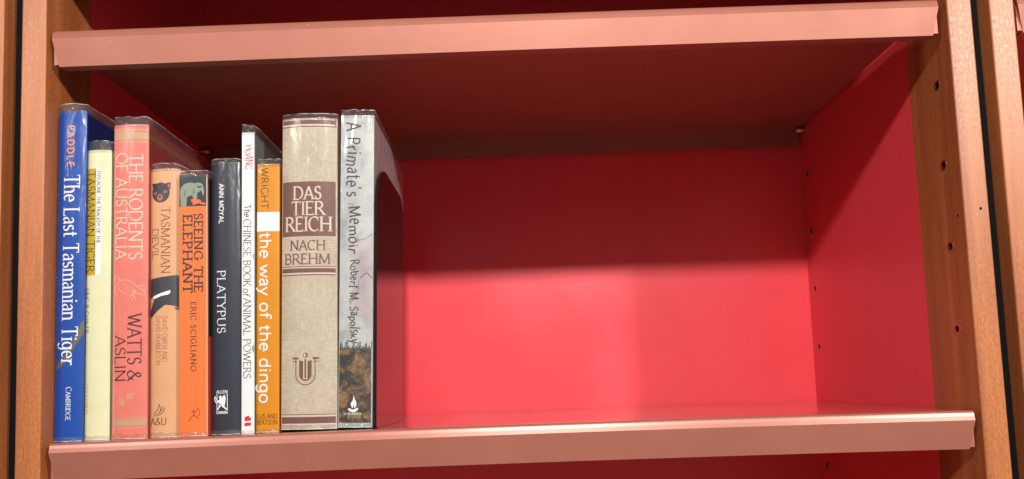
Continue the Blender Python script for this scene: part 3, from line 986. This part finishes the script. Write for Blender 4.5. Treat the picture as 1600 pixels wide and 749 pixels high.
# 8 --- amber dingo
amb = print_mat('amber_jacket', srgb(222, 142, 14), 0.05, coat=0.5)
B, sp, sf = book('amber book with a white band and rounded white lettering', -188.0, 22, 17.8, 211.8, 158, 0.8, 0.7, amb, amb, film=4.4, seed=8)
zz = lambda y: (672 - y) * .5115
lettering(sp, sf, 'author_lettering', 'WRIGHT', zz(264), zz(329), -5.4, 0.2, THIN | dict(w=.10), ink('ink_walnut', srgb(70, 44, 14)), track=.08)
patch(sp, sf, 'white_band', white, -8.9, 8.9, zz(364), zz(334))
lettering(sp, sf, 'title_lettering', 'the way of the dingo', zz(366), zz(628), -6.2, 2.8, SANS | dict(w=.135), white, track=.03)
lettering(sp, sf, 'publisher_lettering', 'GUS AND', zz(651), zz(644), -8.5, 7.4, THIN | dict(w=.11), M['ink_walnut'], across=True, track=.1)
lettering(sp, sf, 'publisher_lettering', 'BERTSON', zz(660), zz(653), -8.5, 7.4, THIN | dict(w=.11), M['ink_walnut'], across=True, track=.1)

# 9 --- Tier Reich
m, nt, b = base_mat('linen_cloth', srgb(198, 182, 160), 0.75, coat=0.28, coat_rough=.2)
wx = obj_noise(nt, 1.0, 2, (2600, 2600, 160))
wz = obj_noise(nt, 1.0, 2, (160, 160, 2600))
bl = obj_noise(nt, 35, 3)
rA = ramp(nt, wx.outputs['Fac'], [(0.32, (0.82, 0.82, 0.82)), (0.66, (1.07, 1.07, 1.07))])
rB = ramp(nt, wz.outputs['Fac'], [(0.32, (0.82, 0.82, 0.82)), (0.66, (1.07, 1.07, 1.07))])
rC = ramp(nt, bl.outputs['Fac'], [(0.3, srgb(196, 182, 158)), (0.7, srgb(214, 200, 178))])
c = mixc(nt, 1.0, rC.outputs['Color'], rA.outputs['Color'], 'MULTIPLY')
c = mixc(nt, 1.0, c, rB.outputs['Color'], 'MULTIPLY')
nt.links.new(c, b.inputs['Base Color'])
wv = obj_noise(nt, 1.0, 2, (60, 60, 20), 0.5, 0.8)
bump(nt, b, wv.outputs['Fac'], 0.35, 0.004, 'Coat Normal')
linen = m
B, sp, sf = book('wide beige linen book with a brown title panel, thickest in the row', -155.6, 18, 43.4, 245.4, 165, 4.0, 0.95, linen, linen, lift=1.0, film=3.6, seed=9, bt=2.8)
zz = lambda y: (672 - y) * .5075
rx = lambda x: (x - 482.6) * .4935
br = print_mat('brown_stamping', srgb(122, 84, 76), 0.08, coat=0.25, scale=200)
lin2 = ink('ink_linen', srgb(214, 200, 178), coat=.2)
hwid = 20.6
patch(sp, sf, 'title_panel', br, -21.2, hwid, zz(376), zz(290), .05, 16)
rects(sp, sf, 'ruled_band', br, [(-21.2, hwid, zz(198.6), zz(192.2)), (-21.2, hwid, zz(203.2), zz(201.6)), (-21.2, hwid, zz(189.6), zz(188.8)), (hwid - .2, hwid + .7, zz(203.2), zz(189)),
                                  (-21.2, hwid, zz(424), zz(422.8)), (-21.2, hwid, zz(432.6), zz(426)), (-21.2, hwid, zz(437), zz(435.4)),
                                  (-21.2, hwid, zz(650.2), zz(649)), (-21.2, hwid, zz(663), zz(653.2))])
rects(sp, sf, 'pale_rule', lin2, [(-21.2, hwid - .4, zz(201.2), zz(199)), (-21.2, hwid - .4, zz(192), zz(190)), (-21.2, hwid, zz(425.6), zz(424.2)), (-21.2, hwid, zz(435.2), zz(432.9)), (-21.2, hwid, zz(652.8), zz(650.4)), (-21.2, hwid, zz(665), zz(663.3))], .045)
SB = SERIF | dict(w=.145, mn=.45)
lettering(sp, sf, 'title_lettering', 'DAS', zz(318), zz(298), rx(458), rx(503), SB, lin2, across=True)
lettering(sp, sf, 'title_lettering', 'TIER', zz(342.5), zz(322), rx(455), rx(508), SB, lin2, across=True)
lettering(sp, sf, 'title_lettering', 'REICH', zz(368), zz(346), rx(445), rx(519), SB, lin2, across=True)
lettering(sp, sf, 'title_lettering', 'NACH', zz(397.5), zz(382.5), rx(453), rx(509), SB, br, across=True)
lettering(sp, sf, 'title_lettering', 'BREHM', zz(419), zz(403.5), rx(444), rx(516.5), SB, br, across=True)
def U_(pts):
    return [(rx(360 + x / 2.772), zz(420 + y / 2.772)) for x, y in pts]
strokes(sp, sf, 'publisher_emblem', br, [
    (U_([(286, 398), (286, 470)] + [(328 + 42 * math.cos(R(a)), 470 + 42 * math.sin(R(a))) for a in range(180, -1, -12)] + [(370, 398)]), .65),
    (U_([(271, 400), (297, 400)]), 1.5), (U_([(360, 400), (387, 400)]), 1.5),
    (U_([(271, 413), (292, 413)]), .5), (U_([(364, 413), (387, 413)]), .5)])
shapes(sp, sf, 'emblem_shield', br, [
    U_([(301, 408)] + [(328 + 27 * math.cos(R(a)), 466 + 29 * math.sin(R(a))) for a in range(180, -1, -15)] + [(355, 408), (340, 412), (328, 406), (316, 412)])], .1)
shapes(sp, sf, 'emblem_ball', br, [ell(rx(360 + 328 / 2.772), zz(420 + 387 / 2.772), 1.9, 1.9, 14)], .1)
shapes(sp, sf, 'emblem_highlight', lin2, [U_([(319, 404), (337, 404), (337, 488), (319, 488)]), ell(rx(360 + 325.5 / 2.772), zz(420 + 387 / 2.772), .9, 1.3, 10)], .17)
shapes(sp, sf, 'emblem_core', br, [U_([(324, 404), (332, 404), (332, 484), (324, 484)])], .22)

# 10 --- primate
m, nt, b = base_mat('painted_sky_jacket', srgb(186, 190, 186), 0.5, coat=0.75, coat_rough=.13)
n1 = obj_noise(nt, 55, 5, (1, 1, 1), 0.6, 0.6)
n2 = obj_noise(nt, 500, 3)
r1 = ramp(nt, n1.outputs['Fac'], [(0.30, srgb(158, 160, 160)), (0.46, srgb(182, 188, 186)), (0.60, srgb(196, 200, 196)), (0.75, srgb(206, 202, 192))])
r2 = ramp(nt, n2.outputs['Fac'], [(0.3, (0.88, 0.88, 0.88)), (0.7, (1.04, 1.04, 1.04))])
nt.links.new(mixc(nt, 1.0, r1.outputs['Color'], r2.outputs['Color'], 'MULTIPLY'), b.inputs['Base Color'])
wv = obj_noise(nt, 1.0, 2, (60, 60, 16), 0.5, 0.8)
bump(nt, b, wv.outputs['Fac'], 0.55, 0.004, 'Coat Normal')
sky = m
side = print_mat('grey_pink_board', srgb(190, 172, 172), 0.15, coat=0.8, coat_rough=.15)
B, sp, sf = book('grey white book with a handwritten black title, last before the bookend', -120.0, 20, 26.2, 246.6, 160, 0.9, 1.6, sky, side, lift=1.0, film=4.6, seed=10, bt=2.6)
zz = lambda y: (668 - y) * .5075
rx = lambda x, y: (x - (554.5 + (668 - y) * .0102)) * .494
rockm = print_mat('painted_rock', srgb(168, 158, 160), 0.1, coat=.6, col2=srgb(196, 190, 188))
shapes(sp, sf, 'painted_rock', rockm, [spl([(12.6, zz(372)), (6, zz(378)), (1, zz(384)), (-3, zz(386)), (-5, zz(400)), (-1, zz(425)), (3, zz(440)), (-1, zz(470)), (-6, zz(482)), (-3, zz(494)), (4, zz(500)), (12.6, zz(508))], 4)], .05)
strokes(sp, sf, 'painted_cracks', ink('ink_crack', srgb(122, 108, 112)), [
    (spl([(12.3, zz(370)), (6, zz(379)), (0, zz(381)), (-4, zz(388))]), .4), (spl([(3, zz(440)), (8, zz(432)), (12.3, zz(440))]), 1.0), (spl([(2, zz(442)), (1, zz(462)), (-5, zz(480))]), .5), (spl([(-8, zz(322)), (-4, zz(324)), (-3, zz(328))]), .3)], .11)
m, nt, b = base_mat('painted_earth', (0.1, 0.07, 0.05), 0.55, coat=.6, coat_rough=.15)
n1 = obj_noise(nt, 75, 6, (1, 1, 1), .65, .8)
n2 = node(nt, 'ShaderNodeTexVoronoi')
n2.inputs['Scale'].default_value = 900
tc = node(nt, 'ShaderNodeTexCoord')
nt.links.new(tc.outputs['Object'], n2.inputs['Vector'])
r1 = ramp(nt, n1.outputs['Fac'], [(0.36, srgb(44, 46, 50)), (0.47, srgb(78, 66, 54)), (0.56, srgb(140, 108, 74)), (0.70, srgb(178, 146, 98))])
r2 = ramp(nt, n2.outputs['Distance'], [(0.0, (1.25, 1.25, 1.25)), (0.7, (0.55, 0.55, 0.55))])
nt.links.new(mixc(nt, 1.0, r1.outputs['Color'], r2.outputs['Color'], 'MULTIPLY'), b.inputs['Base Color'])
earth = m
patch(sp, sf, 'painted_earth', earth, -12.7, 12.2, zz(661), zz(548), .06, 12, 10)
rg = random.Random(5)
gp, bp_ = [], []
for k in range(46):
    x = -12.3 + 24.2 * k / 45
    hgt = (1.2 + 3.4 * rg.random()) * (1.3 if k % 9 < 4 else .6)
    gp.append(([(x, zz(549.5)), (x + rg.uniform(-.5, .5), zz(549) + hgt * .6), (x + rg.uniform(-.9, .9), zz(549) + hgt)], .62))
for k in range(40):
    x = -12.0 + 24 * rg.random()
    z = zz(657) + 3 * rg.random()
    bp_.append(([(x, z), (x + rg.uniform(-.8, .8), z + 1.5), (x + rg.uniform(-1.6, 1.6), z + 2.5 + 2 * rg.random())], .4))
strokes(sp, sf, 'painted_grass', ink('ink_grass', srgb(70, 84, 66)), gp, .1)
strokes(sp, sf, 'painted_scrub', ink('ink_scrub', srgb(150, 128, 82)), bp_, .1)
hd = ink('ink_hand', srgb(46, 52, 56))
lettering(sp, sf, 'title_lettering', "A Primate's", zz(193), zz(312), -8.2, 1.6, HAND | dict(w=.12), hd, track=.10)
lettering(sp, sf, 'title_lettering', "Memoir", zz(327), zz(401), -6.2, 2.6, HAND | dict(w=.13), hd, track=.10)
lettering(sp, sf, 'author_lettering', "Robert M. Sapolsky", zz(411), zz(540), -4.6, 2.2, HAND | dict(w=.13), hd, track=.10)
def Q_(pts):
    return [(rx(520 + x / 4.675, 640), zz(520 + y / 4.675)) for x, y in pts]
shapes(sp, sf, 'publisher_lamp', white, [Q_(spl([(152, 462), (160, 490), (172, 515), (168, 545), (150, 556), (136, 545), (132, 522), (146, 500)], 3)), Q_(spl([(110, 562), (120, 556), (150, 566), (175, 554), (186, 562), (170, 578), (146, 584), (120, 576)], 3))], .12)
shapes(sp, sf, 'lamp_wick', dark, [Q_([(148, 556), (150, 538), (156, 530), (155, 556)])], .2)
lettering(sp, sf, 'publisher_lettering', 'SCRIBNER', zz(648.8), zz(645.8), rx(537, 645), rx(565, 645), SERIF | dict(w=.18), white, across=True, track=.16)

# ------------------------------------------------------------------ bookend
be = thing('bookend', "black glossy steel bookend standing against the grey white book", 'bookend', (-105.2, 0, crown(-105) + 0.2))
bm = bmesh.new()
pts = [(22, 0.95), (163, 0.95), (163, 197)]
pts += [(163 - 20 * (1 - math.cos(R(a))), 197 + 16 * math.sin(R(a))) for a in range(15, 91, 15)]
pts += [(66, 213)]
pts += [(22 + 44 * (1 - math.sin(R(a))), 177 + 36 * math.cos(R(a))) for a in range(10, 91, 10)]
fa = [V(bm, 0, y, z) for y, z in pts]
fb = [V(bm, 1.5, y, z) for y, z in pts]
bm.faces.new(fa)
bm.faces.new(list(reversed(fb)))
for i in range(len(pts)):
    j = (i + 1) % len(pts)
    bm.faces.new((fa[i], fa[j], fb[j], fb[i]))
pl = link('upright_plate', bm, M['bookend'], be)
pl.rotation_euler = (0, R(1.4), 0)
bm = bmesh.new()
box(bm, -58, 1.4, 26, 150, 0, 0.85)
link('base_plate', bm, M['bookend'], be)
